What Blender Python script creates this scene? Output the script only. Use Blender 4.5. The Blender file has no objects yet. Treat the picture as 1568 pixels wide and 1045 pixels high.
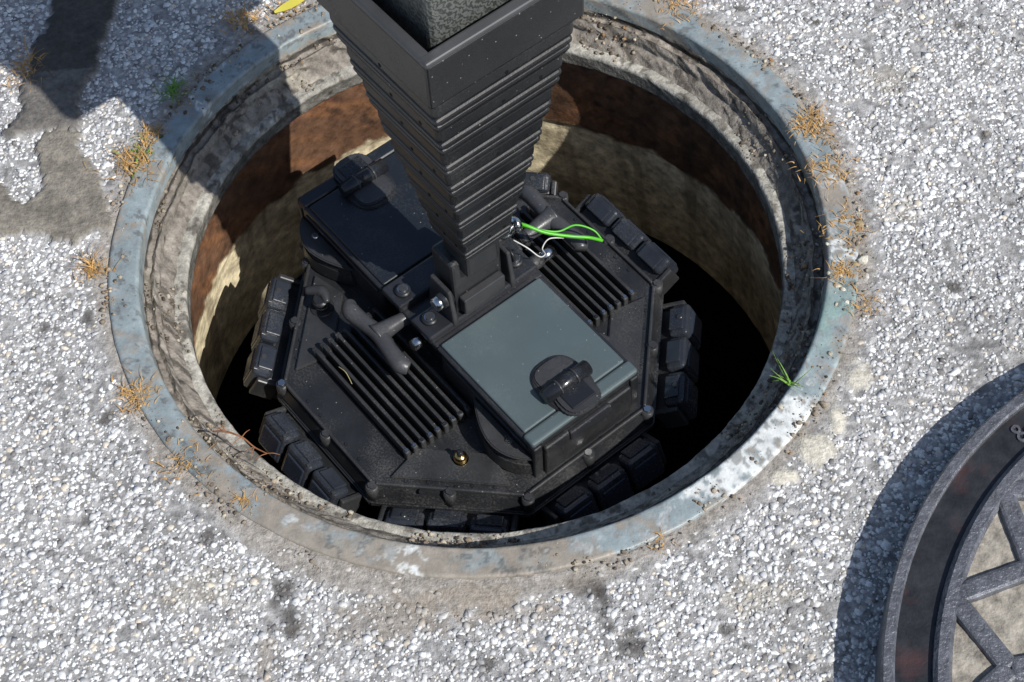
import bpy, bmesh, math, numpy as np
from mathutils import Vector, Matrix, Euler
rng=np.random.default_rng(7)
sc=bpy.context.scene
# ---------------------------------------------------------------- helpers
def link(o,parent=None):
    sc.collection.objects.link(o)
    if parent: o.parent=parent
    return o
def empty(name,loc=(0,0,0),rot=(0,0,0),parent=None):
    o=bpy.data.objects.new(name,None); o.location=loc; o.rotation_euler=rot; o.empty_display_size=.1
    return link(o,parent)
_lat={}
def vnoise(x,y,f,seed=0):
    if seed not in _lat: _lat[seed]=np.random.default_rng(100+seed).random((257,257))
    L=_lat[seed]; x=np.asarray(x)*f+50.3; y=np.asarray(y)*f+71.7
    xi=np.floor(x).astype(int); yi=np.floor(y).astype(int); fx=x-xi; fy=y-yi
    fx=fx*fx*(3-2*fx); fy=fy*fy*(3-2*fy); xi%=256; yi%=256
    a=L[xi,yi];b=L[(xi+1)%256,yi];c=L[xi,(yi+1)%256];d=L[(xi+1)%256,(yi+1)%256]
    return (a*(1-fx)+b*fx)*(1-fy)+(c*(1-fx)+d*fx)*fy
def fbm(x,y,f,seed=0,o=4):
    s=0;a=1;t=0
    for i in range(o):
        s=s+a*vnoise(x,y,f*2**i,seed+i);t+=a;a*=.55
    return s/t
def smooth(a,b,x):
    t=np.clip((x-a)/(b-a),0,1);return t*t*(3-2*t)
def np_mesh(name,V,Fc,col=None,mats=(),parent=None,smoothf=False):
    me=bpy.data.meshes.new(name); V=np.asarray(V,np.float32); Fc=np.asarray(Fc,np.int32)
    n=Fc.shape[1]
    me.vertices.add(len(V)); me.vertices.foreach_set('co',V.ravel())
    me.loops.add(Fc.size); me.loops.foreach_set('vertex_index',Fc.ravel())
    me.polygons.add(len(Fc)); me.polygons.foreach_set('loop_start',np.arange(0,Fc.size,n,dtype=np.int32))
    if smoothf: me.polygons.foreach_set('use_smooth',np.ones(len(Fc),bool))
    me.update(calc_edges=True)
    if col is not None:
        a=me.color_attributes.new('Col','FLOAT_COLOR','POINT')
        c=np.ones((len(V),4),np.float32); c[:,:3]=np.clip(col,0,1); a.data.foreach_set('color',c.ravel())
    for m in mats: me.materials.append(m)
    return link(bpy.data.objects.new(name,me),parent)
# ---------------------------------------------------------------- materials
def mat(name,col=(.5,.5,.5),rough=.5,metal=0,nscale=0,namp=.3,bump=0,bscale=200,vcol=False,dust=0,dustcol=(.3,.29,.27),spec=.5,rvar=0):
    m=bpy.data.materials.new(name); m.use_nodes=True; nt=m.node_tree; N=nt.nodes; Lk=nt.links
    b=N['Principled BSDF']; b.inputs['Roughness'].default_value=rough; b.inputs['Metallic'].default_value=metal
    b.inputs['Specular IOR Level'].default_value=spec
    tc=N.new('ShaderNodeTexCoord')
    if vcol:
        at=N.new('ShaderNodeAttribute'); at.attribute_name='Col'; out=at.outputs['Color']
    else:
        r=N.new('ShaderNodeRGB'); r.outputs[0].default_value=(*col,1); out=r.outputs[0]
    def noise(s,d=3,r=.6):
        n=N.new('ShaderNodeTexNoise'); n.inputs['Scale'].default_value=s; n.inputs['Detail'].default_value=d; n.inputs['Roughness'].default_value=r
        Lk.new(tc.outputs['Object'],n.inputs['Vector']); return n
    if nscale:
        n=noise(nscale,3,.7); mr=N.new('ShaderNodeMapRange'); mr.inputs[1].default_value=.3; mr.inputs[2].default_value=.7
        mr.inputs[3].default_value=1-namp; mr.inputs[4].default_value=1+namp; Lk.new(n.outputs['Fac'],mr.inputs[0])
        mx=N.new('ShaderNodeVectorMath'); mx.operation='SCALE'; Lk.new(out,mx.inputs[0]); Lk.new(mr.outputs[0],mx.inputs['Scale']); out=mx.outputs[0]
    if dust:
        n1=noise(14,2,.6); n2=noise(420,2,.7)
        ad=N.new('ShaderNodeMath'); ad.operation='MULTIPLY'; Lk.new(n1.outputs['Fac'],ad.inputs[0]); Lk.new(n2.outputs['Fac'],ad.inputs[1])
        mr=N.new('ShaderNodeMapRange'); mr.inputs[1].default_value=.25; mr.inputs[2].default_value=.5; mr.inputs[3].default_value=0; mr.inputs[4].default_value=dust
        Lk.new(ad.outputs[0],mr.inputs[0])
        mm=N.new('ShaderNodeMix'); mm.data_type='RGBA'; Lk.new(mr.outputs[0],mm.inputs['Factor']); Lk.new(out,mm.inputs['A']); mm.inputs['B'].default_value=(*dustcol,1); out=mm.outputs['Result']
        mr2=N.new('ShaderNodeMapRange'); mr2.inputs[1].default_value=.25; mr2.inputs[2].default_value=.5; mr2.inputs[3].default_value=rough; mr2.inputs[4].default_value=min(1,rough+.4)
        Lk.new(ad.outputs[0],mr2.inputs[0]); Lk.new(mr2.outputs[0],b.inputs['Roughness'])
        # sparse light specks (grit, splashes)
        vo=N.new('ShaderNodeTexVoronoi'); vo.inputs['Scale'].default_value=130; Lk.new(tc.outputs['Object'],vo.inputs['Vector'])
        lt=N.new('ShaderNodeMath'); lt.operation='LESS_THAN'; lt.inputs[1].default_value=.10; Lk.new(vo.outputs['Distance'],lt.inputs[0])
        sp=N.new('ShaderNodeSeparateColor'); Lk.new(vo.outputs['Color'],sp.inputs[0])
        gt=N.new('ShaderNodeMath'); gt.operation='GREATER_THAN'; gt.inputs[1].default_value=.80; Lk.new(sp.outputs[0],gt.inputs[0])
        ml=N.new('ShaderNodeMath'); ml.operation='MULTIPLY'; Lk.new(lt.outputs[0],ml.inputs[0]); Lk.new(gt.outputs[0],ml.inputs[1])
        m5=N.new('ShaderNodeMath'); m5.operation='MULTIPLY'; m5.inputs[1].default_value=.55; Lk.new(ml.outputs[0],m5.inputs[0])
        m2=N.new('ShaderNodeMix'); m2.data_type='RGBA'; Lk.new(m5.outputs[0],m2.inputs['Factor']); Lk.new(out,m2.inputs['A']); m2.inputs['B'].default_value=(.32,.31,.28,1); out=m2.outputs['Result']
    Lk.new(out,b.inputs['Base Color'])
    if bump:
        n=noise(bscale,3,.65); bp=N.new('ShaderNodeBump'); bp.inputs['Strength'].default_value=bump; bp.inputs['Distance'].default_value=.002
        Lk.new(n.outputs['Fac'],bp.inputs['Height']); Lk.new(bp.outputs[0],b.inputs['Normal'])
    return m
M_ground=mat('pavement_binder',rough=.9,nscale=150,namp=.35,bump=1,bscale=300,vcol=True)
M_peb=mat('aggregate_stone',rough=.7,nscale=420,namp=.25,vcol=True)
M_dirt=mat('mortar_and_dirt',rough=.95,nscale=90,namp=.45,bump=1,bscale=220,vcol=True,spec=.2)
M_ring=mat('painted_steel_ring',rough=.45,nscale=60,namp=.22,bump=.35,bscale=260,vcol=True)
M_wall=mat('shaft_wall',rough=.6,nscale=60,namp=.45,bump=.6,bscale=140,vcol=True,spec=.4)
M_blk=mat('black_moulded_plastic',(.016,.017,.019),.36,dust=.18,nscale=30,namp=.25,bump=.10,bscale=900)
M_blk2=mat('black_anodised_metal',(.020,.021,.025),.28,dust=.12,nscale=12,namp=.2,bump=.05,bscale=600)
M_fin=mat('fin_black',(.030,.031,.033),.34,dust=.15,nscale=30,namp=.25)
M_hand=mat('handle_black',(.034,.035,.038),.30,dust=.08,nscale=30,namp=.2,bump=.08,bscale=900)
M_tbar=mat('t_handle_black',(.048,.049,.053),.32,dust=.10,nscale=30,namp=.2,bump=.08,bscale=900)
M_mast=mat('mast_plastic',(.012,.0125,.014),.30,dust=.06,nscale=18,namp=.25,bump=.06,bscale=500)
M_lip=mat('mast_lip_grey',(.05,.052,.056),.32,nscale=18,namp=.2)
M_groove=mat('groove_black',(.004,.004,.004),.8,spec=.2)
M_lid=mat('grey_case_lid',(.072,.098,.105),.36,nscale=8,namp=.08,bump=.05,bscale=1200,dust=.10)
M_lid_shade=mat('shaded_case_lid',(.013,.016,.021),.30,nscale=8,namp=.08,bump=.05,bscale=1200,dust=.10)  # rear lid: the mast's shadow is put into this darker colour
M_gloss=mat('glossy_black',(.014,.015,.018),.20,dust=.12)
M_lamp=mat('lamp_housing_black',(.024,.028,.036),.20,dust=.14,nscale=25,namp=.3)
M_lens=mat('smoked_lens',(.025,.032,.048),.14,dust=.10)
M_steel=mat('bright_steel',(.6,.6,.6),.22,1)
M_brass=mat('brass',(.75,.52,.2),.2,1)
M_green=mat('green_cable',(.08,.40,.02),.4)
M_white=mat('white_wire',(.55,.55,.52),.4)
M_cover=mat('cast_iron',(.11,.115,.133),.40,.3,nscale=60,namp=.40,bump=1,bscale=200,dust=.30,dustcol=(.20,.19,.19))
M_fill=mat('cement_infill',(.28,.255,.215),.9,nscale=60,namp=.55,bump=1,bscale=150)
M_dry=mat('dry_grass',(.46,.27,.09),.8,nscale=200,namp=.5)
M_grn=mat('green_grass',(.12,.25,.03),.7,nscale=200,namp=.4)
M_dark=mat('shaft_water',(.012,.011,.009),.06,bump=.15,bscale=14)
# channel of cast iron with rusty smears
M_coverd=mat('cast_iron_rusty',(.035,.036,.04),.24,.3,nscale=40,namp=.4,bump=.5,bscale=160)
nt=M_coverd.node_tree; N=nt.nodes; Lk=nt.links; b=N['Principled BSDF']; src=b.inputs['Base Color'].links[0].from_socket
tc=N.new('ShaderNodeTexCoord'); n1=N.new('ShaderNodeTexNoise'); n1.inputs['Scale'].default_value=26; n1.inputs['Detail'].default_value=3; Lk.new(tc.outputs['Object'],n1.inputs['Vector'])
mr=N.new('ShaderNodeMapRange'); mr.inputs[1].default_value=.52; mr.inputs[2].default_value=.72; mr.inputs[4].default_value=.6; Lk.new(n1.outputs['Fac'],mr.inputs[0])
mm=N.new('ShaderNodeMix'); mm.data_type='RGBA'; mm.inputs['B'].default_value=(.11,.055,.05,1); Lk.new(src,mm.inputs['A']); Lk.new(mr.outputs[0],mm.inputs['Factor']); Lk.new(mm.outputs['Result'],b.inputs['Base Color'])
# carbon weave
M_carb=mat('woven_carbon',(.10,.105,.10),.35,bump=.05)
nt=M_carb.node_tree; N=nt.nodes; Lk=nt.links; b=N['Principled BSDF']
tc=N.new('ShaderNodeTexCoord'); w=N.new('ShaderNodeTexWave'); w.wave_type='BANDS'; w.bands_direction='DIAGONAL'; w.inputs['Scale'].default_value=70; w.inputs['Distortion'].default_value=9; w.inputs['Detail'].default_value=3; w.inputs['Detail Scale'].default_value=3
cr=N.new('ShaderNodeMix'); cr.data_type='RGBA'; cr.inputs['A'].default_value=(.035,.038,.036,1); cr.inputs['B'].default_value=(.12,.127,.12,1)
Lk.new(tc.outputs['Object'],w.inputs['Vector']); Lk.new(w.outputs['Fac'],cr.inputs['Factor']); Lk.new(cr.outputs['Result'],b.inputs['Base Color'])

# ---------------------------------------------------------------- bmesh part builder
class Part:
    def __init__(s): s.bm=bmesh.new(); s.mats=[]
    def mi(s,m):
        if m not in s.mats: s.mats.append(m)
        return s.mats.index(m)
    def _merge(s,t,M,m,sm=False):
        i=s.mi(m)
        for f in t.faces: f.material_index=i; f.smooth=sm
        bmesh.ops.transform(t,matrix=M,verts=t.verts)
        me=bpy.data.meshes.new('t'); t.to_mesh(me); t.free(); s.bm.from_mesh(me); bpy.data.meshes.remove(me)
    def box(s,c,d,m,bev=.002,rot=(0,0,0),seg=2,taper=1,M=None):
        t=bmesh.new(); bmesh.ops.create_cube(t,size=1)
        for v in t.verts:
            k=taper if v.co.z>0 else 1
            v.co=Vector((v.co.x*d[0]*k,v.co.y*d[1]*k,v.co.z*d[2]))
        if bev: bmesh.ops.bevel(t,geom=t.edges[:],offset=min(bev,min(d)*.45),segments=seg,affect='EDGES',profile=.5)
        T=Matrix.Translation(c)@Euler(rot).to_matrix().to_4x4()
        s._merge(t,(M@T) if M else T,m)
    def cyl(s,a,b,r,m,r2=None,n=20,bev=.0,M=None):
        a=Vector(a);b=Vector(b);L=(b-a).length; t=bmesh.new()
        bmesh.ops.create_cone(t,cap_ends=True,segments=n,radius1=r,radius2=r if r2 is None else r2,depth=L)
        if bev: bmesh.ops.bevel(t,geom=[e for e in t.edges if abs(e.verts[0].co.z-e.verts[1].co.z)<1e-6],offset=bev,segments=2,affect='EDGES')
        q=(b-a).to_track_quat('Z','Y').to_matrix().to_4x4(); T=Matrix.Translation((a+b)/2)@q
        i=s.mi(m)
        for f in t.faces: f.smooth=len(f.verts)==4
        for f in t.faces: f.material_index=i
        bmesh.ops.transform(t,matrix=(M@T) if M else T,verts=t.verts)
        me=bpy.data.meshes.new('t'); t.to_mesh(me); t.free(); s.bm.from_mesh(me); bpy.data.meshes.remove(me)
    def sph(s,c,r,m,sc=(1,1,1)):
        t=bmesh.new(); bmesh.ops.create_uvsphere(t,u_segments=20,v_segments=12,radius=r)
        s._merge(t,Matrix.Translation(c)@Matrix.Diagonal((*sc,1)),m,True)
    def prism(s,pts,z0,z1,m,bev=.002,top=None,M=None,seg=2):
        t=bmesh.new(); lo=[t.verts.new((x,y,z0)) for x,y in pts]; hi=[t.verts.new((x,y,z1)) for x,y in (top or pts)]
        n=len(pts); t.faces.new(lo[::-1]); t.faces.new(hi)
        for i in range(n): t.faces.new((lo[i],lo[(i+1)%n],hi[(i+1)%n],hi[i]))
        bmesh.ops.recalc_face_normals(t,faces=t.faces)
        if bev: bmesh.ops.bevel(t,geom=t.edges[:],offset=bev,segments=seg,affect='EDGES')
        s._merge(t,M or Matrix.Identity(4),m)
    def tube(s,P,R,m,n=14):
        P=[Vector(p) for p in P]; Q=[];RR=[]
        for i in range(len(P)-1):
            p0=P[max(i-1,0)];p1=P[i];p2=P[i+1];p3=P[min(i+2,len(P)-1)]
            for k in range(6):
                t=k/6; Q.append(.5*((2*p1)+(p2-p0)*t+(2*p0-5*p1+4*p2-p3)*t*t+(3*p1-p0-3*p2+p3)*t**3)); RR.append(R[i]*(1-t)+R[i+1]*t)
        Q.append(P[-1]);RR.append(R[-1])
        t=bmesh.new(); rings=[]; up=Vector((0,0,1))
        for i,q in enumerate(Q):
            d=(Q[min(i+1,len(Q)-1)]-Q[max(i-1,0)]).normalized()
            if abs(d.dot(up))>.95: up=Vector((1,0,0))
            x=d.cross(up).normalized(); y=x.cross(d).normalized(); up=y
            rings.append([t.verts.new(q+(x*math.cos(a)+y*math.sin(a))*RR[i]) for a in [2*math.pi*k/n for k in range(n)]])
        for a,b in zip(rings[:-1],rings[1:]):
            for k in range(n): t.faces.new((a[k],a[(k+1)%n],b[(k+1)%n],b[k]))
        t.faces.new(rings[0][::-1]); t.faces.new(rings[-1])
        bmesh.ops.recalc_face_normals(t,faces=t.faces)
        s._merge(t,Matrix.Identity(4),m,True)
    def done(s,name,parent=None):
        me=bpy.data.meshes.new(name); s.bm.to_mesh(me); s.bm.free()
        for m in s.mats: me.materials.append(m)
        return link(bpy.data.objects.new(name,me),parent)

# ---------------------------------------------------------------- ground
CC=np.array([.786,-.648]); CR=.442        # loose cover
def inpoly(x,y,P):
    c=np.zeros(np.shape(x),bool); n=len(P)
    for i in range(n):
        x1,y1=P[i];x2,y2=P[(i+1)%n]
        c^=((y1>y)!=(y2>y))&(x<(x2-x1)*(y-y1)/(y2-y1+1e-12)+x1)
    return c
PA=[(-.53,.46),(-.43,.46),(-.462,.333),(-.486,.205),(-.563,.205),(-.552,.30),(-.535,.365)]
PB=[(-.527,.20),(-.486,.205),(-.45,.13),(-.422,.053),(-.47,.035),(-.53,.06),(-.62,.04),(-.64,.14),(-.567,.13),(-.53,.10),(-.51,.135)]
def patchmask(x,y):
    jx=x+.026*(fbm(x,y,30,3)-.5)+.012*(fbm(x,y,120,13)-.5); jy=y+.026*(fbm(x,y,30,9)-.5)+.012*(fbm(x,y,120,17)-.5)
    return inpoly(jx,jy,PA),inpoly(jx,jy,PB)
spots=[(-.10,-.462,.08,.024,'dirt'),(-.04,-.45,.06,.016,'dirt'),(-.222,-.425,.014,.014,'dark'),(-.215,-.455,.008,.02,'dark'),(.086,-.446,.020,.012,'dark'),(.10,-.475,.012,.026,'dark'),(.125,-.51,.013,.013,'dark'),
 (.395,-.221,.016,.020,'cream'),(.339,-.306,.020,.024,'cream'),(.30,-.335,.02,.008,'cream'),(.365,-.265,.008,.02,'cream'),(-.495,-.079,.012,.010,'dark'),(-.42,-.205,.008,.008,'dark'),(-.45,-.07,.008,.009,'dark'),(-.38,-.25,.007,.007,'dark'),
 (.606,.277,.006,.006,'dark'),(.005,-.468,.05,.010,'dirt'),(.34,.33,.008,.006,'dark'),(.48,.0,.02,.02,'tan'),(.52,-.11,.01,.008,'dark'),(-.3,-.42,.05,.02,'tan'),(.25,-.47,.04,.02,'tan'),(.5,.2,.03,.02,'tan'),(-.24,-.50,.01,.03,'dirt'),
 (-.02,-.52,.007,.007,'dark'),(.22,-.50,.008,.006,'dark'),(-.43,-.33,.007,.007,'dark'),(.43,.30,.006,.006,'dark'),(.60,.10,.007,.006,'dark'),(-.30,-.36,.007,.009,'dark')]
def stain(x,y,col):
    w=.82+.36*fbm(x,y,9,21)
    col=col*w[:,None]
    fine=fbm(x,y,70,31,3)
    for sx,sy,rx,ry,k in spots:
        d=np.sqrt(((x-sx)/rx)**2+((y-sy)/ry)**2)+(fine-.5)*1.9
        a=(1-smooth(.5,1.35,d))[:,None]
        t={'dirt':(.28,.24,.195),'dark':(.06,.053,.047),'cream':(.60,.56,.46),'tan':(.40,.36,.29)}[k]; s={'dirt':.6,'dark':.78,'cream':.7,'tan':.4}[k]
        col=col*(1-a*s)+np.array(t)*a*s
    r=np.hypot(x,y); th=np.arctan2(y,x)
    edge=.436+.022*(fbm(x,y,25,41)-.3)+.018*np.exp(-((th+1.8)/.45)**2)
    a=(1-smooth(edge-.008,edge+.012,r))[:,None]*.55
    col=col*(1-a)+np.array((.30,.26,.21))*a
    return col
ns=900
rad=np.concatenate([np.linspace(.424,1.0,190),np.array([1.03,1.08,1.2,1.5,2,3,5,9,18,40,90])])
TH=np.linspace(0,2*np.pi,ns,endpoint=False)
RR,TT=np.meshgrid(rad,TH,indexing='ij'); x=(RR*np.cos(TT)).ravel(); y=(RR*np.sin(TT)).ravel()
z=.0016*(fbm(x,y,120,51)-.5)
a,b=patchmask(x,y)
z=z+np.where(a,.006+.004*fbm(x,y,80,5),0)+np.where(b,.004+.003*fbm(x,y,80,5),0)
for sx,sy,rx,ry,k in spots:
    if k=='cream': z+=.003*(1-smooth(.5,1.1,np.sqrt(((x-sx)/rx)**2+((y-sy)/ry)**2)+(fbm(x,y,70,31,3)-.5)*1.2))
r=np.hypot(x,y)
z=np.where((r>.43)&(r<.455),z+.003*fbm(x,y,60,61)-.0005,z)
z=np.where(r>1.02,0.0,z)
g=np.full((len(x),3),1.)*np.array((.31,.305,.30))
g*= (.5+1.*vnoise(x,y,180,71))[:,None]
g=stain(x,y,g)
far=smooth(.97,1.05,r)[:,None]; g=g*(1-far)+np.array((.42,.42,.415))*far
nA=(.55+.9*fbm(x,y,60,81))[:,None]
ca=np.array((.13,.12,.108))*nA; ca=np.where((y>.30)[:,None],ca*.5,ca)  # asphalt strip; shadow over its upper part is also put into the colour
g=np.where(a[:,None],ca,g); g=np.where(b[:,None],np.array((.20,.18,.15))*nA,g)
nr=len(rad); i,j=np.meshgrid(np.arange(nr-1),np.arange(ns),indexing='ij'); jn=(j+1)%ns
Fg=np.stack([i*ns+j,(i+1)*ns+j,(i+1)*ns+jn,i*ns+jn],-1).reshape(-1,4)
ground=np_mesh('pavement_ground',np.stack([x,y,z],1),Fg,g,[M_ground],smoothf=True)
# exposed aggregate
tb=bmesh.new(); bmesh.ops.create_icosphere(tb,subdivisions=1,radius=1); IV=np.array([v.co[:] for v in tb.verts]); IF=np.array([[v.index for v in f.verts] for f in tb.faces]); tb.free()
def rotmats(n):
    q=rng.normal(size=(n,4)); q/=np.linalg.norm(q,axis=1)[:,None]; w,x,y,z=q.T
    return np.stack([1-2*(y*y+z*z),2*(x*y-z*w),2*(x*z+y*w),2*(x*y+z*w),1-2*(x*x+z*z),2*(y*z-x*w),2*(x*z-y*w),2*(y*z+x*w),1-2*(x*x+y*y)],1).reshape(n,3,3)
def rocks(px,py,pz,size,flat=.62,jit=.22,asp=.3,cap=None):
    n=len(px); V=np.broadcast_to(IV,(n,12,3))*(1+jit*rng.normal(size=(n,12,1)))
    V=V*(1+asp*(rng.random((n,1,3))*2-1)); V=np.einsum('nij,nkj->nki',rotmats(n),V)
    V=V*size[:,None,None]; V[:,:,2]*=flat
    V=V+np.stack([px,py,pz],1)[:,None,:]
    if cap is not None:
        tilt=rng.normal(size=(n,2))*.16
        pl=cap[:,None]+(V[:,:,0]-px[:,None])*tilt[:,:1]+(V[:,:,1]-py[:,None])*tilt[:,1:]
        V[:,:,2]=np.where(V[:,:,2]>pl,pl+.18*(V[:,:,2]-pl),V[:,:,2])
    Fc=(IF[None]+12*np.arange(n)[:,None,None]).reshape(-1,3)
    return V.reshape(-1,3),Fc
def jgrid(sp):
    gx,gy=np.meshgrid(np.arange(-.86,.88,sp),np.arange(-.74,.66,sp)); gx=gx.ravel();gy=gy.ravel()
    return gx+sp*(rng.random(len(gx))-.5)*1.2, gy+sp*(rng.random(len(gx))-.5)*1.2
def filt(px,py):
    r=np.hypot(px,py); th=np.arctan2(py,px)
    edge=.438+.02*(fbm(px,py,25,41)-.3)+.018*np.exp(-((th+1.8)/.45)**2)
    k=(r>.433)&((r>edge)|(rng.random(len(px))<.25))
    a,b=patchmask(px,py); k&=~a&(~b|(rng.random(len(px))<.10))
    k&=np.hypot(px-CC[0],py-CC[1])>.35
    for sx,sy,rx,ry,kk in spots:
        d=np.sqrt(((px-sx)/rx)**2+((py-sy)/ry)**2)+(fbm(px,py,70,31,3)-.5)*1.2
        if kk in('cream',): k&=(d>.8)|(rng.random(len(px))<.15)
        if kk in('dirt','dark'): k&=(d>.9)|(rng.random(len(px))<.5)
    return k
Vs=[];Fs=[];Cs=[];off=0
pal=np.array([(.72,.72,.71),(.60,.60,.60),(.48,.48,.485),(.57,.51,.43),(.36,.36,.365),(.18,.17,.165),(.80,.80,.79)])
pw=np.array([.25,.25,.21,.07,.11,.035,.075])
for sp,lo,hi in ((.0066,.0019,.0046),(.0052,.0010,.0023)):
    px,py=jgrid(sp); k=filt(px,py); 
    k&=(fbm(px,py,45,77,2)>.27)
    px=px[k];py=py[k]; n=len(px)
    size=lo+(hi-lo)*rng.random(n)**1.5
    pz=size*(rng.random(n)*.25-.25)
    cap=.0005+.0011*rng.random(n)
    V,Fc=rocks(px,py,pz,size,.75,cap=cap,jit=.26,asp=.38)
    c=pal[rng.choice(len(pal),n,p=pw)]*(.85+.3*rng.random((n,1))); c=stain(px,py,c)
    Vs.append(V);Fs.append(Fc+off);off+=len(V);Cs.append(np.repeat(c,12,0))
np_mesh('exposed_aggregate',np.concatenate(Vs),np.concatenate(Fs),np.concatenate(Cs),[M_peb],parent=ground)

# ---------------------------------------------------------------- manhole frame + shaft
manhole=empty('manhole')
def lathe(name,prof,m,colf,sub=.003,nseg=900,amp=0.0,fr=40,seed=0,parent=manhole):
    P=[prof[0]]
    for a,b in zip(prof[:-1],prof[1:]):
        L=math.hypot(b[0]-a[0],b[1]-a[1]); k=max(1,int(L/sub))
        for q in range(1,k+1): P.append((a[0]+(b[0]-a[0])*q/k,a[1]+(b[1]-a[1])*q/k))
    P=np.array(P); n=len(P); T=np.linspace(0,2*np.pi,nseg,endpoint=False)
    R=np.repeat(P[:,0][:,None],nseg,1); Z=np.repeat(P[:,1][:,None],nseg,1); Tm=np.repeat(T[None],n,0)
    X=R*np.cos(Tm);Y=R*np.sin(Tm)
    nx=X+Z*1.7; ny=Y-Z*1.3
    d=(fbm(nx,ny,fr,seed)-.5)*2*amp
    d2=(fbm(nx,ny,fr*.8,seed+11)-.5)*2*amp
    env=np.ones(n); env[0]=.3;env[-1]=.3
    R2=R+d*env[:,None]; Z2=Z+d2*.6*env[:,None]
    X=R2*np.cos(Tm);Y=R2*np.sin(Tm)
    col=colf(R.ravel(),Z.ravel(),Tm.ravel(),nx.ravel(),ny.ravel())
    i,j=np.meshgrid(np.arange(n-1),np.arange(nseg),indexing='ij'); jn=(j+1)%nseg
    Fc=np.stack([i*nseg+j,i*nseg+jn,(i+1)*nseg+jn,(i+1)*nseg+j],-1).reshape(-1,4)
    return np_mesh(name,np.stack([X.ravel(),Y.ravel(),Z2.ravel()],1),Fc,col,[m],parent,True)
def adiff(t,a): return np.abs((t-math.radians(a)+np.pi)%(2*np.pi)-np.pi)
def ringcol(r,z,t,nx,ny):
    base=np.array((.235,.278,.292))*np.ones((len(r),1))*(.8+.4*fbm(nx,ny,20,2))[:,None]
    n=fbm(nx,ny,28,5); n2=fbm(nx,ny,90,8)
    cov=.31+.34*np.exp(-(adiff(t,-102)/.42)**2)+.20*np.exp(-(adiff(t,85)/.8)**2)+.16*np.exp(-(adiff(t,0)/.25)**2)+.05*np.exp(-(adiff(t,200)/.5)**2)
    cov=cov+.10*smooth(.412,.43,r)
    a=(1-smooth(cov-.10,cov+.10,n*.55+n2*.45-.04))[:,None]*.85
    col=base*(1-a)+np.array((.27,.23,.185))*a
    w=smooth(.60,.70,n2*.55+fbm(nx,ny,14,15)*.45+.19*np.exp(-(adiff(t,-44)/.26)**2))[:,None]  # pale wear, plus sun glare painted in on the lower-right arc
    col=col*(1-w)+np.array((.62,.64,.63))*w
    grn=(np.exp(-(adiff(t,-22)/.14)**2)*smooth(.4,.6,n))[:,None]*.45
    col=col*(1-grn)+np.array((.24,.40,.34))*grn
    s=smooth(.63,.69,n2)[:,None]*.55
    return col*(1-s)+np.array((.07,.06,.05))*s
lathe('steel_frame_ring',[(.431,-.02),(.4285,.003),(.426,.0042),(.3965,.0042),(.394,.002),(.3925,-.016)],M_ring,ringcol,.002,1200,.0007,50,1)
def dirtcol(r,z,t,nx,ny):
    n=fbm(nx,ny,30,6); n2=fbm(nx,ny,110,9)
    c=np.array((.235,.21,.18))*np.ones((len(r),1))*(.55+.9*n)[:,None]
    d=smooth(.52,.62,n2*.6+n*.4)[:,None]*.75; c=c*(1-d)+np.array((.05,.042,.035))*d
    g=((np.abs(z+.021)<.003)).astype(float)[:,None]*.8
    c=c*(1-g)+np.array((.02,.017,.014))*g
    l=smooth(.6,.68,fbm(nx,ny,18,26))[:,None]*.6; return c*(1-l)+np.array((.36,.33,.27))*l
lathe('mortar_recess',[(.3928,-.014),(.3925,-.024),(.386,-.027),(.382,-.023),(.378,-.030),(.377,-.038),(.371,-.041),(.3665,-.046),(.362,-.050)],M_dirt,dirtcol,.0016,1200,.0038,50,3)
def lipcol(r,z,t,nx,ny):
    n=fbm(nx,ny,30,16); n2=fbm(nx,ny,90,19)
    c=np.array((.34,.325,.285))*np.ones((len(r),1))*(.6+.8*n)[:,None]
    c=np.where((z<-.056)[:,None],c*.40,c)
    d=smooth(.55,.64,n2)[:,None]*.7; return c*(1-d)+np.array((.07,.06,.05))*d
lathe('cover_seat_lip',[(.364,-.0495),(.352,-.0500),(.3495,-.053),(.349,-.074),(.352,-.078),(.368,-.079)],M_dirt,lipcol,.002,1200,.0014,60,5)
def wallcol(r,z,t,nx,ny):
    X_=np.cos(t)*2.6; Y_=np.sin(t)*2.6+z*7; X_=X_+z*5
    n=fbm(X_,Y_,1.6,36); n2=fbm(X_,Y_,9,39); st=fbm(np.cos(t)*9+z*2,np.sin(t)*9,2.2,44)
    rust=np.array((.125,.066,.038))*np.ones((len(r),1))*(.4+1.1*n)[:,None]
    og=smooth(.48,.66,fbm(X_,Y_,3.1,66))[:,None]*.5; rust=rust*(1-og)+np.array((.26,.115,.048))*og
    red=np.array((.12,.05,.04))
    a=smooth(.03,.0,np.abs(z+.095))[:,None]*.8*smooth(.4,.6,n2)[:,None]; rust=rust*(1-a)+red*a
    blk=smooth(.55,.66,st*.5+n2*.5)[:,None]*.7; rust=rust*(1-blk)+np.array((.03,.02,.015))*blk
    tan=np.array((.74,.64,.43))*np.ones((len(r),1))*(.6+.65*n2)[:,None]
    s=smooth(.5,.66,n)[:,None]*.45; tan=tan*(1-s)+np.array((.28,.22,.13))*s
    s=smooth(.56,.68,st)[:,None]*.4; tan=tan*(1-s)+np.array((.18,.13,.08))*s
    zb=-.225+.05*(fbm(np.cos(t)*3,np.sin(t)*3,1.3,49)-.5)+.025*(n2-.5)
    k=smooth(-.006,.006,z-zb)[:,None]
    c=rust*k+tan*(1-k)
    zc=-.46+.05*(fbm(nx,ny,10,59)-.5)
    k=smooth(-.03,.02,z-zc)[:,None]; return c*k+np.array((.03,.024,.018))*(1-k)
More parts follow.
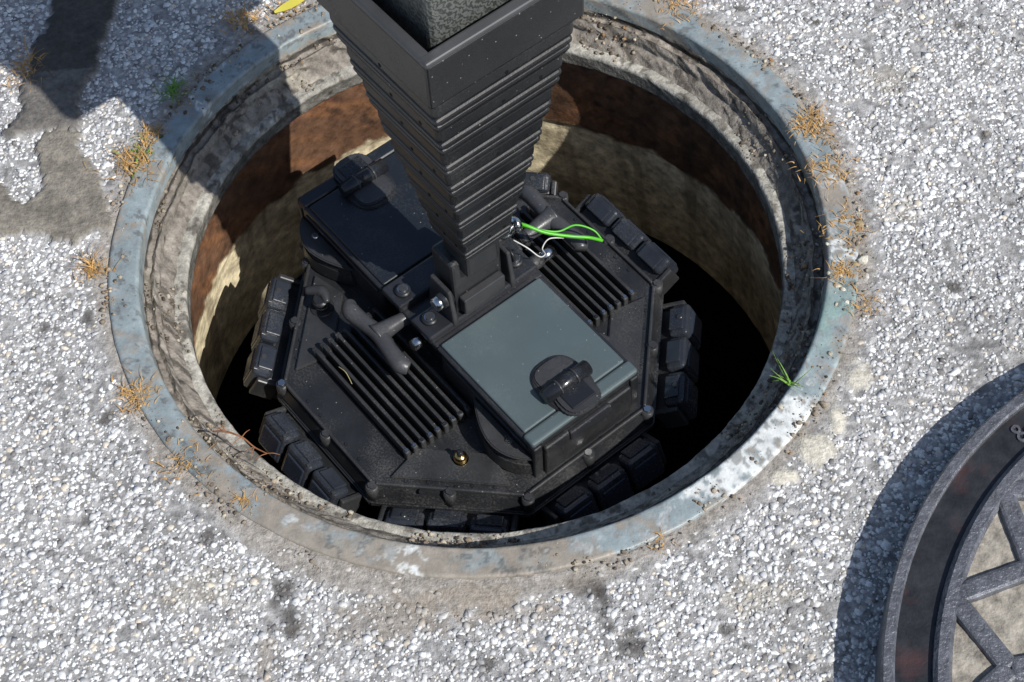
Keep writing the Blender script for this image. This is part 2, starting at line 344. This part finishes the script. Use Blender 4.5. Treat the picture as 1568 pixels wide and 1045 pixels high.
lathe('shaft_wall',[(.368,-.078),(.372,-.085),(.374,-.225),(.378,-.235),(.40,-.45),(.55,-.62),(.60,-1.0),(.60,-1.6)],M_wall,wallcol,.004,900,.0022,14,7)
pf=Part(); pf.cyl((0,0,-1.12),(0,0,-1.05),.7,M_dark,n=64); pf.done('sewer_water',manhole)
# loose crumbs in recess and on ring
n=9000; t=rng.random(n)*2*np.pi; kind=rng.random(n)
r=np.where(kind<.50,.362+.03*rng.random(n),np.where(kind<.62,.352+.012*rng.random(n),np.where(kind<.92,.430+.008*rng.normal(size=n),.397+.03*rng.random(n))))
zz=np.interp(r,[.349,.364,.371,.381,.390,.3945,.396,.428,.44],[-.049,-.048,-.041,-.025,-.024,0,.0045,.0045,.002])
keep=fbm(r*np.cos(t),r*np.sin(t),16,91)>.50; t=t[keep];r=r[keep];zz=zz[keep];n=len(t)
sz=.0005+.0028*rng.random(n)**5
V,Fc=rocks(r*np.cos(t),r*np.sin(t),zz,sz,.8)
pc=np.array([(.20,.16,.12),(.30,.25,.19),(.10,.08,.06),(.42,.38,.30),(.3,.18,.09)])[rng.choice(5,n,p=[.35,.27,.16,.14,.08])]
np_mesh('loose_soil_crumbs',V,Fc,np.repeat(pc,12,0),[M_dirt])

# ---------------------------------------------------------------- weeds
def tuft(name,x,y,z,n,L,m,spread=.012,lean=1.0,seed=0,wd=.0009):
    rg=np.random.default_rng(seed); V=[];F=[]
    for i in range(n):
        a=rg.random()*2*np.pi; l=L*(.4+.8*rg.random()); w=wd*(.6+.8*rg.random())
        bx=x+rg.normal()*spread; by=y+rg.normal()*spread; d=np.array((math.cos(a),math.sin(a))); s=np.array((-d[1],d[0]))*w
        k0=len(V); up=.25+.7*rg.random(); cu=rg.normal()*.5
        for q in range(6):
            t=q/5; h=l*up*(t-.55*t*t*lean)+.001; o=l*t*(.35+.6*t*lean)
            dd=d+np.array((-d[1],d[0]))*cu*t
            for sg in(-1,1): V.append((bx+dd[0]*o+sg*s[0]*(1-t*.85),by+dd[1]*o+sg*s[1]*(1-t*.85),z+h))
        for q in range(5): F.append((k0+2*q,k0+2*q+1,k0+2*q+3,k0+2*q+2))
    return np_mesh(name,V,F,None,[m],smoothf=True)
tl=[(-.409,.150,130,.022,M_dry,.020),(-.445,-.006,80,.022,M_dry,.009),(-.386,-.182,100,.015,M_dry,.014),(-.265,-.321,30,.012,M_dry,.007),(.398,.132,140,.018,M_dry,.015),(-.286,.366,110,.022,M_dry,.016),
 (-.549,.308,110,.020,M_dry,.018),(.405,-.082,110,.010,M_dry,.012),(.410,.067,110,.012,M_dry,.018),(.265,.337,90,.014,M_dry,.018),(.418,-.02,110,.010,M_dry,.02),(-.33,-.27,70,.010,M_dry,.018),(.16,-.405,14,.01,M_dry,.01),(-.39,.19,50,.014,M_dry,.01),(-.23,.385,60,.014,M_dry,.014),(.42,-.13,60,.009,M_dry,.012)]
for i,(x0,y0,n,L,m,s) in enumerate(tl): tuft('dry_weed_tuft',x0,y0,.003,n,L,m,s*.8,1.0,i,.0007)
tuft('green_weed_tuft',-.367,.254,.004,40,.026,M_grn,.005,.9,50,.0010)
tuft('green_weed_tuft',.320,-.223,.004,12,.036,M_grn,.003,.5,51,.0011)
tuft('green_weed_tuft',-.405,.16,.004,30,.014,M_grn,.012,.8,52,.0012)
# cream mortar lumps on the right of the ring
n=46; t=np.radians(-10)+.06*rng.normal(size=n); r=.415+.011*rng.normal(size=n)
V,Fc=rocks(r*np.cos(t),r*np.sin(t),np.full(n,.0035),.0010+.0075*rng.random(n)**5,.5,jit=.35,asp=.5)
pc=np.array([(.50,.45,.34),(.58,.55,.47),(.36,.28,.17)])[rng.choice(3,n)]
np_mesh('mortar_rubble',V,Fc,np.repeat(pc,12,0),[M_dirt])
p=Part(); P0=[(-.30,-.235,.006),(-.285,-.240,.012),(-.268,-.247,.010),(-.255,-.258,.006),(-.241,-.268,.008)]
p.tube(P0,[.001,.0012,.001,.0009,.0005],mat('twig_bark',(.25,.10,.04),.8),8)
for q in range(9):
    a=Vector(P0[1+q%4]); dr=Vector((rng.normal(),rng.normal(),.3*rng.normal())).normalized()*.014
    p.tube([a,a+dr*.5+Vector((0,0,.002)),a+dr],[.0006,.0005,.0003],p.mats[0],6)
p.done('twig')
p=Part(); lf=mat('yellow_leaf_blade',(.50,.44,.06),.6)
t=bmesh.new()
prev=None
for q in range(9):
    u_=q/8; w_=.0055*math.sin(math.pi*min(1,u_*.92+.06)); cx=-.243+.045*u_; cy=.372+.02*u_+.006*u_*u_
    a=t.verts.new((cx+w_*.4,cy-w_,.008+.006*u_*(1-u_)));b_=t.verts.new((cx-w_*.4,cy+w_,.010+.006*u_*(1-u_)))
    if prev: t.faces.new((prev[0],a,b_,prev[1]))
    prev=(a,b_)
p._merge(t,Matrix.Identity(4),lf,True); p.done('yellow_leaf')

# ---------------------------------------------------------------- loose cover
cov=empty('manhole_cover',(CC[0]+.004,CC[1]-.006,0),(0,0,0))
p=Part()
def ringp(p,r0,r1,z0,z1,m,n=160,ch=.002):
    t=bmesh.new(); prof=[(r0,z0),(r0,z1-ch),(r0+ch,z1),(r1-ch,z1),(r1,z1-ch),(r1,z0)]
    rg=[[t.verts.new((r*math.cos(2*math.pi*k/n),r*math.sin(2*math.pi*k/n),z)) for r,z in prof] for k in range(n)]
    for k in range(n):
        a=rg[k];b=rg[(k+1)%n]
        for q in range(len(prof)-1): t.faces.new((a[q],a[q+1],b[q+1],b[q]))
    bmesh.ops.recalc_face_normals(t,faces=t.faces); p._merge(t,Matrix.Identity(4),m,False)
p.cyl((0,0,.004),(0,0,.030),.440,M_coverd,n=160)
ringp(p,.388,.438,.012,.041,M_coverd,n=240)
ringp(p,.430,.443,.004,.051,M_cover,n=240)
ringp(p,.376,.394,.020,.050,M_cover,ch=.004,n=240)
p.done('rim_and_channel',cov)
nn=300; gx=np.linspace(-.385,.385,nn); X_,Y_=np.meshgrid(gx,gx); rr=np.hypot(X_,Y_)
zf=.0425+.005*(fbm(X_,Y_,22,12)-.5)+.0025*(fbm(X_,Y_,90,14)-.5)
i,j=np.meshgrid(np.arange(nn-1),np.arange(nn-1),indexing='ij'); Fq=np.stack([i*nn+j,i*nn+j+1,(i+1)*nn+j+1,(i+1)*nn+j],-1).reshape(-1,4)
Fq=Fq[(rr.ravel()[Fq]<.384).all(1)]
np_mesh('cement_infill',np.stack([X_.ravel(),Y_.ravel(),zf.ravel()],1),Fq,None,[M_fill],cov,True)
p=Part()
NT=18
def rib(a,b,w=.022):
    a=Vector(a);b=Vector(b);d=b-a; ang=math.atan2(d.y,d.x)
    p.box(((a.x+b.x)/2,(a.y+b.y)/2,.0425+.0006*rng.random()),(d.length,w,.0135),M_cover,.004,(0,0,ang))
pt=lambda r,a:(r*math.cos(a),r*math.sin(a),0)
ph=math.radians(-3)
for k in range(NT):
    a0=2*math.pi*k/NT+ph; a1=2*math.pi*(k+1)/NT+ph; am=(a0+a1)/2
    rib(pt(.384,a0),pt(.322,am)); rib(pt(.322,am),pt(.384,a1))
    if k%2==0: rib(pt(.322,am),pt(.19,am+.1)); rib(pt(.322,am),pt(.19,am-.25))
    rib(pt(.19,am),pt(.19,am+2*math.pi/NT))
ringp(p,.08,.10,.035,.050,M_cover,64)
p.done('ribs',cov)
def txt(s,r,a,size=.03):
    cu=bpy.data.curves.new('letter','FONT'); cu.body=s; cu.size=size; cu.extrude=.0012; cu.align_x='CENTER'; cu.align_y='CENTER'
    o=bpy.data.objects.new('letter_'+('and' if s=='&' else s.lower()),cu); o.location=(r*math.cos(a),r*math.sin(a),.0418); o.rotation_euler=(0,0,a-math.pi/2); cu.materials.append(M_cover); link(o,cov)
for i,s in enumerate("& SEWER"):
    if s!=' ': txt(s,.411,math.radians(127-i*7.0))

# ---------------------------------------------------------------- inspection robot
rob=empty('manhole_inspection_camera',(-.024,-.036,-.15),(0,0,math.radians(-54.4)))
oc=(-.003,.006)
def octa(R,ph=22.5): return [(oc[0]+R*math.cos(math.radians(ph+45*k)),oc[1]+R*math.sin(math.radians(ph+45*k))) for k in range(8)]
p=Part()
p.prism(octa(.246),-.030,-.020,M_blk,.002)
p.prism(octa(.243),-.020,.0,M_blk,.003,top=octa(.234))
p.prism(octa(.205),-.17,-.028,M_groove,.003)
for k in range(8):
    a=math.radians(22.5+45*k); b=math.radians(67.5+45*k)
    for tt in (0,.5):
        q=Vector((oc[0]+.236*((1-tt)*math.cos(a)+tt*math.cos(b)),oc[1]+.236*((1-tt)*math.sin(a)+tt*math.sin(b)),0))
        p.cyl(q+Vector((0,0,-.022)),q+Vector((0,0,.0035)),.0075,M_fin,n=20,bev=.001)
        p.cyl(q+Vector((0,0,.0035)),q+Vector((0,0,.0060)),.0046,M_steel if (k*2+int(tt*2))%5==0 else M_hand,n=6)
    for tt in (.2,.35,.65,.8):
        q=Vector((oc[0]+.224*((1-tt)*math.cos(a)+tt*math.cos(b)),oc[1]+.224*((1-tt)*math.sin(a)+tt*math.sin(b)),0))
        p.cyl(q,q+Vector((0,0,.0015)),.0022,M_gloss,n=12)
    am=math.radians(45+45*k); M=Matrix.Translation((oc[0],oc[1],0))@Matrix.Rotation(am,4,'Z')
    p.box((.2145,0,.0022),(.004,.172,.006),M_fin,.0015,M=M)
    if k%2==0:
        M=Matrix.Translation((oc[0],oc[1],0))@Matrix.Rotation(am,4,'Z')
        p.prism([(.165,-.045),(.205,-.070),(.205,.070),(.165,.045)],.0,.0045,M_fin,.0012,M=M)
p.done('octagonal_chassis',rob)
for k in range(8):
    p=Part(); am=math.radians(45*k); M=Matrix.Translation((oc[0],oc[1],0))@Matrix.Rotation(am,4,'Z')@Matrix.Translation((.249,0,-.033))@Matrix.Rotation(math.radians(-26),4,'Y')
    p.box((-.012,0,-.006),(.034,.146,.040),M_blk,.004,M=M)
    for q in (-1,0,1):
        dz=.002*((k+q)%2)
        p.box((.009,q*.049,dz),(.026,.0455,.046),M_lamp,.006,M=M,seg=3)
        p.box((.0215,q*.049,-.002+dz),(.004,.034,.030),M_lens,.0018,M=M)
        p.box((.007,q*.049,.0235+dz),(.019,.031,.004),M_lamp,.0015,M=M)
        p.box((.018,q*.049+.0165,.018+dz),(.006,.004,.010),M_hand,.001,M=M)
    for q in (-.5,.5):
        p.cyl((.012,q*.098,.016),(.012,q*.098,.027),.0032,M_steel if (k+q)%3==0 else M_hand,n=10,M=M)
    for q in (-1,1): p.box((-.002,q*.0765,.0),(.03,.007,.036),M_fin,.002,M=M)
    p.done('lamp_module_%d'%(k+1),rob)
for sgn,nm in ((-1,'left'),(1,'right')):
    p=Part(); y0=.015+sgn*.082; 
    p.box((-.008,.015+sgn*.126,.0005),(.186,.098,.004),M_groove,.001)
    for i in range(9):
        yy=y0+sgn*i*.0112
        x0,x1=-.098,.082
        p.box(((x0+x1)/2,yy,.0085),(x1-x0,.0044,.017),M_fin,.0012)
        p.box((x1+.001,yy,.0075),(.008,.0070,.017),M_fin,.002); p.box((x0-.001,yy,.0075),(.008,.0070,.017),M_fin,.002)
        p.cyl((x1+.001,yy,.012),(x1+.001,yy,.0175),.0022,M_steel if i%3 else M_gloss,n=8)
    p.done('heat_sink_'+nm,rob)
def case(sx,nm):
    S=Matrix.Translation((0,.017,0))
    if sx<0: S=Matrix.Translation((-.062,.017,0))@Matrix.Rotation(math.pi,4,'Z')
    LM=M_lid if sx>0 else M_lid_shade
    p=Part(); M=S
    p.box((.1100,0,.031),(.174,.152,.068),M_blk,.006,M=M,seg=3)
    p.box((.1105,0,.0655),(.176,.158,.007),M_blk2,.003,M=M,seg=3)
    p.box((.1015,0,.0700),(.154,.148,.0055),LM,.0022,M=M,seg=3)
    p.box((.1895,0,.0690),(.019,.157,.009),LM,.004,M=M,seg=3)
    p.box((.200,0,.026),(.009,.128,.060),M_blk,.003,M=M)
    p.box((.2045,0,.050),(.006,.060,.016),M_blk2,.002,M=M)
    for q in(-1,1): p.box((.1975,q*.0715,.030),(.006,.012,.064),M_blk,.002,M=M)
    for q in(-1,1):
        p.box((.11,q*.0765,.050),(.150,.003,.004),M_blk2,.001,M=M)
    zt=.0728
    def oval(cx,L,W,z0,z1,m,bev):
        pts=[]
        for k in range(28):
            a=2*math.pi*k/28; c,s=math.cos(a),math.sin(a)
            pts.append((cx+L*math.copysign(abs(c)**.75,c),W*math.copysign(abs(s)**.75,s)))
        p.prism(pts,z0,z1,m,bev,M=M)
    oval(.158,.038,.031,zt-.001,zt+.0035,M_blk2,.0012)
    oval(.144,.020,.026,zt+.003,zt+.0070,M_hand,.002)
    oval(.183,.024,.026,zt+.002,zt+.0095,M_hand,.003)
    p.box((.184,0,zt+.0097),(.024,.034,.003),M_gloss,.0014,M=M)
    p.cyl((.163,-.033,zt+.010),(.163,.033,zt+.010),.0095,M_gloss,n=28,bev=.0015,M=M)
    for q in(-.012,.012): p.cyl((.163,q-.0012,zt+.010),(.163,q+.0012,zt+.010),.0103,M_hand,n=28,M=M)
    for q in (-1,1):
        outer=[];N_=14
        for k in range(N_+1):
            u_=k/N_; outer.append((.088+.108*u_, q*(.0775+.032*math.sin(math.pi*u_)**.8*(.55+.45*u_))))
        inner=[(.196,q*.076),(.088,q*.076)]
        pts=outer+inner if q>0 else (outer+inner)[::-1]
        tp=[(x*.96+.142*.04,y*.90+q*.0078) for x,y in pts]
        p.prism(pts,.002,.024,M_blk,.0015,top=tp,M=M)
        pts2=[(x*.9+.142*.1,y*.86+q*.0108) for x,y in pts]
        p.prism(pts2,.023,.028,M_fin,.0015,M=M)
        pts3=[(x*1.0,y*.96+q*.003) for x,y in pts]
        p.prism(pts3,.034,.0385,M_hand,.0015,M=M)
        p.cyl((.16,q*.082,.020),(.16,q*.082,.041),.0045,M_steel,n=16,M=M)
        p.cyl((.12,q*.082,.020),(.12,q*.082,.035),.0045,M_blk,n=16,M=M)
    p.done(nm,rob)
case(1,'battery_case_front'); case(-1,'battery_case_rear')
p=Part()
p.box((-.031,.017,.030),(.100,.130,.060),M_blk,.003)
p.box((-.034,.019,.062),(.112,.160,.009),M_blk2,.002)
p.box((-.004,.017,.072),(.038,.162,.012),M_blk2,.003)
p.box((-.062,.017,.072),(.038,.162,.012),M_blk2,.003)
for x_ in(-.008,-.060):
    for y_ in(-.047,.081):
        p.cyl((x_,y_,.076),(x_,y_,.0835),.0095,M_blk,n=24,bev=.0015); p.cyl((x_,y_,.083),(x_,y_,.0862),.0055,M_hand,n=6)
        p.cyl((x_,y_,.0835),(x_,y_,.0842),.0065,M_steel,n=24)
for y_ in (-.026,.060):
    p.box((-.008,y_,.102),(.050,.008,.060),M_fin,.002,taper=.7)
    p.cyl((0.0,y_-.010*(1 if y_<0 else -1),.112),(0.0,y_+.006,.112),.010,M_blk,n=20,bev=.001)
p.cyl((0.0,-.044,.112),(0.0,-.030,.112),.0085,M_steel,n=20,bev=.0015)
p.cyl((-.012,.064,.142),(-.012,.082,.142),.0085,M_steel,n=20,bev=.0015)
p.cyl((-.012,.083,.142),(-.012,.092,.142),.0105,M_steel,n=24,bev=.002)
p.box((-.014,.017,.120),(.040,.070,.10),M_blk,.004)
p.box((-.004,.017,.180),(.046,.046,.06),M_blk,.004,taper=1.0)
p.box((.012,.017,.096),(.012,.060,.026),M_fin,.002)
p.done('mast_bracket',rob)
for sgn,nm in((-1,'left'),(1,'right')):
    p=Part(); f=lambda x,y,z:(x,.033+sgn*y,z)
    yb=.134
    p.tube([f(-.104,yb-.004,.052),f(-.092,yb+.002,.054),f(-.068,yb,.055),f(-.044,yb-.003,.056),f(-.020,yb,.055),f(.004,yb+.002,.054),f(.015,yb-.003,.052)],[.0080,.0112,.0100,.0104,.0100,.0112,.0080],M_tbar)
    p.tube([f(-.044,yb+.001,.055),f(-.044,yb-.014,.055),f(-.043,yb-.034,.055),f(-.042,yb-.046,.054)],[.016,.0115,.0088,.0088],M_tbar)
    p.cyl(f(-.042,yb-.042,.054),f(-.042,yb-.054,.054),.0115,M_gloss,n=20,bev=.002)
    p.cyl(f(-.042,yb-.054,.054),f(-.042,yb-.070,.054),.0075,M_steel,n=16)
    p.box(f(-.042,yb-.068,.040),(.034,.016,.05),M_blk,.003)
    p.cyl(f(-.010,yb-.026,.046),f(-.010,yb-.046,.046),.0075,M_steel,n=18,bev=.001)
    p.cyl(f(-.010,yb-.046,.046),f(-.010,yb-.066,.046),.0095,M_blk,n=18,bev=.001)
    p.done('t_handle_'+nm,rob)
p=Part()
p.cyl((.126,-.112,0),(.126,-.112,.006),.0095,M_brass,n=24,bev=.0015); p.sph((.126,-.112,.008),.0085,M_brass,(1,1,.8)); p.cyl((.126,-.112,.011),(.126,-.112,.022),.0038,M_gloss,n=16,bev=.001)
for (x_,y_) in ((-.151,-.111),(-.140,.125)):
    p.cyl((x_,y_,0),(x_,y_,.006),.015,M_blk,n=24,bev=.001); p.cyl((x_,y_,.006),(x_,y_,.014),.0085,M_steel,n=20,bev=.001)
    p.tube([(x_-.022,y_-.006,.022),(x_-.006,y_+.008,.024),(x_+.010,y_+.003,.022)],[.005,.008,.004],M_hand); p.cyl((x_,y_,.013),(x_,y_,.024),.0105,M_blk,n=20,bev=.002)
for k in range(40):
    a=rng.random()*2*np.pi; r_=.12+.10*rng.random(); x_,y_=r_*math.cos(a),r_*math.sin(a)
    if abs(y_-.017)<.09 or abs(x_)<.105: continue
    p.cyl((x_,y_,0),(x_,y_,.002),.0028,M_gloss,n=12)
st_=mat('straw',(.36,.32,.16),.7)
q=Vector((-.06,-.150,.0180)); p.tube([q,q+Vector((.014,.001,.003)),q+Vector((.030,-.002,0))],[.0005,.0006,.0004],st_,6)
p.done('plate_fittings',rob)
p=Part()
p.tube([(-.046,.080,.100),(-.040,.094,.112),(-.020,.105,.118),(.000,.122,.108),(.018,.146,.098),(.030,.164,.092),(.038,.178,.082)],[.0022]*7,M_green,8)
p.tube([(-.046,.080,.100),(-.036,.096,.108),(-.010,.116,.110),(.006,.136,.104),(.010,.160,.100),(.024,.176,.090),(.038,.178,.082)],[.0012]*7,M_green,8)
p.tube([(-.010,.082,.118),(.006,.090,.112),(.018,.098,.100),(.016,.108,.094),(.006,.112,.092),(.004,.124,.098),(.012,.140,.094)],[.0008]*7,M_white,8)
p.done('cables',rob)
p=Part(); S2=lambda zl: .066+(.178-.066)*(zl-.21)/(.34)
zs=[.205,.243,.283,.325,.368,.413,.460,.508,.556]
for i in range(len(zs)-1):
    z0,z1=zs[i],zs[i+1]; s_=S2(z0+.01)+.003; h=z1-z0; c=(0.0,.017)
    p.box((c[0],c[1],(z0+z1)/2+.001),(s_-.008,s_-.008,h+.012),M_mast,.006,seg=3)
    p.box((c[0],c[1],z0+h*.70),(s_,s_,h*.56),M_mast,.007,seg=3)
    p.box((c[0],c[1],z0+h*.305),(s_-.0030,s_-.0030,h*.20),M_mast,.006,seg=3)
    p.box((c[0],c[1],z0+h*.09),(s_-.0060,s_-.0060,h*.20),M_mast,.006,seg=3)
    for q in (-1,1):
        o=s_/2-.0003
        for kk in (0,.6):
            if kk and i%2: continue
            of=s_*kk*.5
            for (A,B) in (((q*(o-.001),of),(q*(o+.0005),of)),((of,q*(o-.001)),(of,q*(o+.0005)))):
                p.cyl((c[0]+A[0],c[1]+A[1],z0+h*.62),(c[0]+B[0],c[1]+B[1],z0+h*.62),.0024,M_groove,n=10)
z0,z1=.556,.614; s_=.184; w=.010
for q in(-1,1):
    p.box((q*(s_/2-w/2),.017,(z0+z1)/2),(w,s_-.001,z1-z0),M_mast,.004,seg=3)
    p.box((0,.017+q*(s_/2-w/2),(z0+z1)/2),(s_-.001,w,z1-z0),M_mast,.004,seg=3)
    w2=.013; s3=.187
    p.box((q*(s3/2-w2/2),.017,z1+.003),(w2,s3,.008),M_lip,.003,seg=3)
    p.box((0,.017+q*(s3/2-w2/2),z1+.0028),(s3-.004,w2-.001,.008),M_lip,.003,seg=3)
p.box((0,.017,z0+.012),(s_-.012,s_-.012,.012),M_groove,.001)
p.done('telescopic_mast',rob)
p=Part(); p.box((0,.017,.78),(.136,.136,.44),M_carb,.008,seg=3); p.done('inner_tube',rob)
p=Part(); p.box((0,.017,1.02),(.24,.24,.46),M_mast,.012,seg=3); p.box((0,.017,.80),(.255,.255,.03),M_mast,.008)  # unseen housing, inferred from the wide ground shadow and sized to cast it
p.box((-.085,.078,.74),(.17,.17,.16),M_mast,.01,seg=3); p.done('unseen_mast_housing',rob)  # unseen side box, added to widen that shadow

# ---------------------------------------------------------------- camera & light
f=2700; pch=math.radians(56.74); rl=math.radians(-3.99)
F=Vector((0,math.cos(pch),-math.sin(pch))); U=Vector((0,math.sin(pch),math.cos(pch))); X=Vector((1,0,0))
Rv=X*math.cos(rl)+U*math.sin(rl); Uv=-X*math.sin(rl)+U*math.cos(rl)
cd=bpy.data.cameras.new('camera'); cam=bpy.data.objects.new('camera',cd); sc.collection.objects.link(cam)
mw=Matrix((( Rv.x,Uv.x,-F.x,.027),(Rv.y,Uv.y,-F.y,-1.211),(Rv.z,Uv.z,-F.z,1.63),(0,0,0,1))); cam.matrix_world=mw
cd.sensor_width=36; cd.lens=36*f/1568; cd.clip_start=.01; cd.clip_end=500; sc.camera=cam
az=math.radians(-43); el=math.radians(46)
sd=bpy.data.lights.new('sun','SUN'); sd.energy=5.0; sd.angle=math.radians(.5); sd.color=(1,.97,.92)
so=bpy.data.objects.new('sun',sd); dv=Vector((math.cos(el)*math.cos(az),math.cos(el)*math.sin(az),math.sin(el)))
so.rotation_euler=dv.to_track_quat('Z','Y').to_euler(); so.location=dv*5; sc.collection.objects.link(so)
w=bpy.data.worlds.new('World'); sc.world=w; w.use_nodes=True; nt=w.node_tree
sk=nt.nodes.new('ShaderNodeTexSky'); sk.sky_type='NISHITA'; sk.sun_disc=False; sk.sun_elevation=el; sk.sun_rotation=math.atan2(dv.x,dv.y)
nt.links.new(sk.outputs[0],nt.nodes['Background'].inputs['Color']); nt.nodes['Background'].inputs['Strength'].default_value=.11
sc.view_settings.view_transform='Standard'; sc.view_settings.look='None'; sc.view_settings.exposure=0
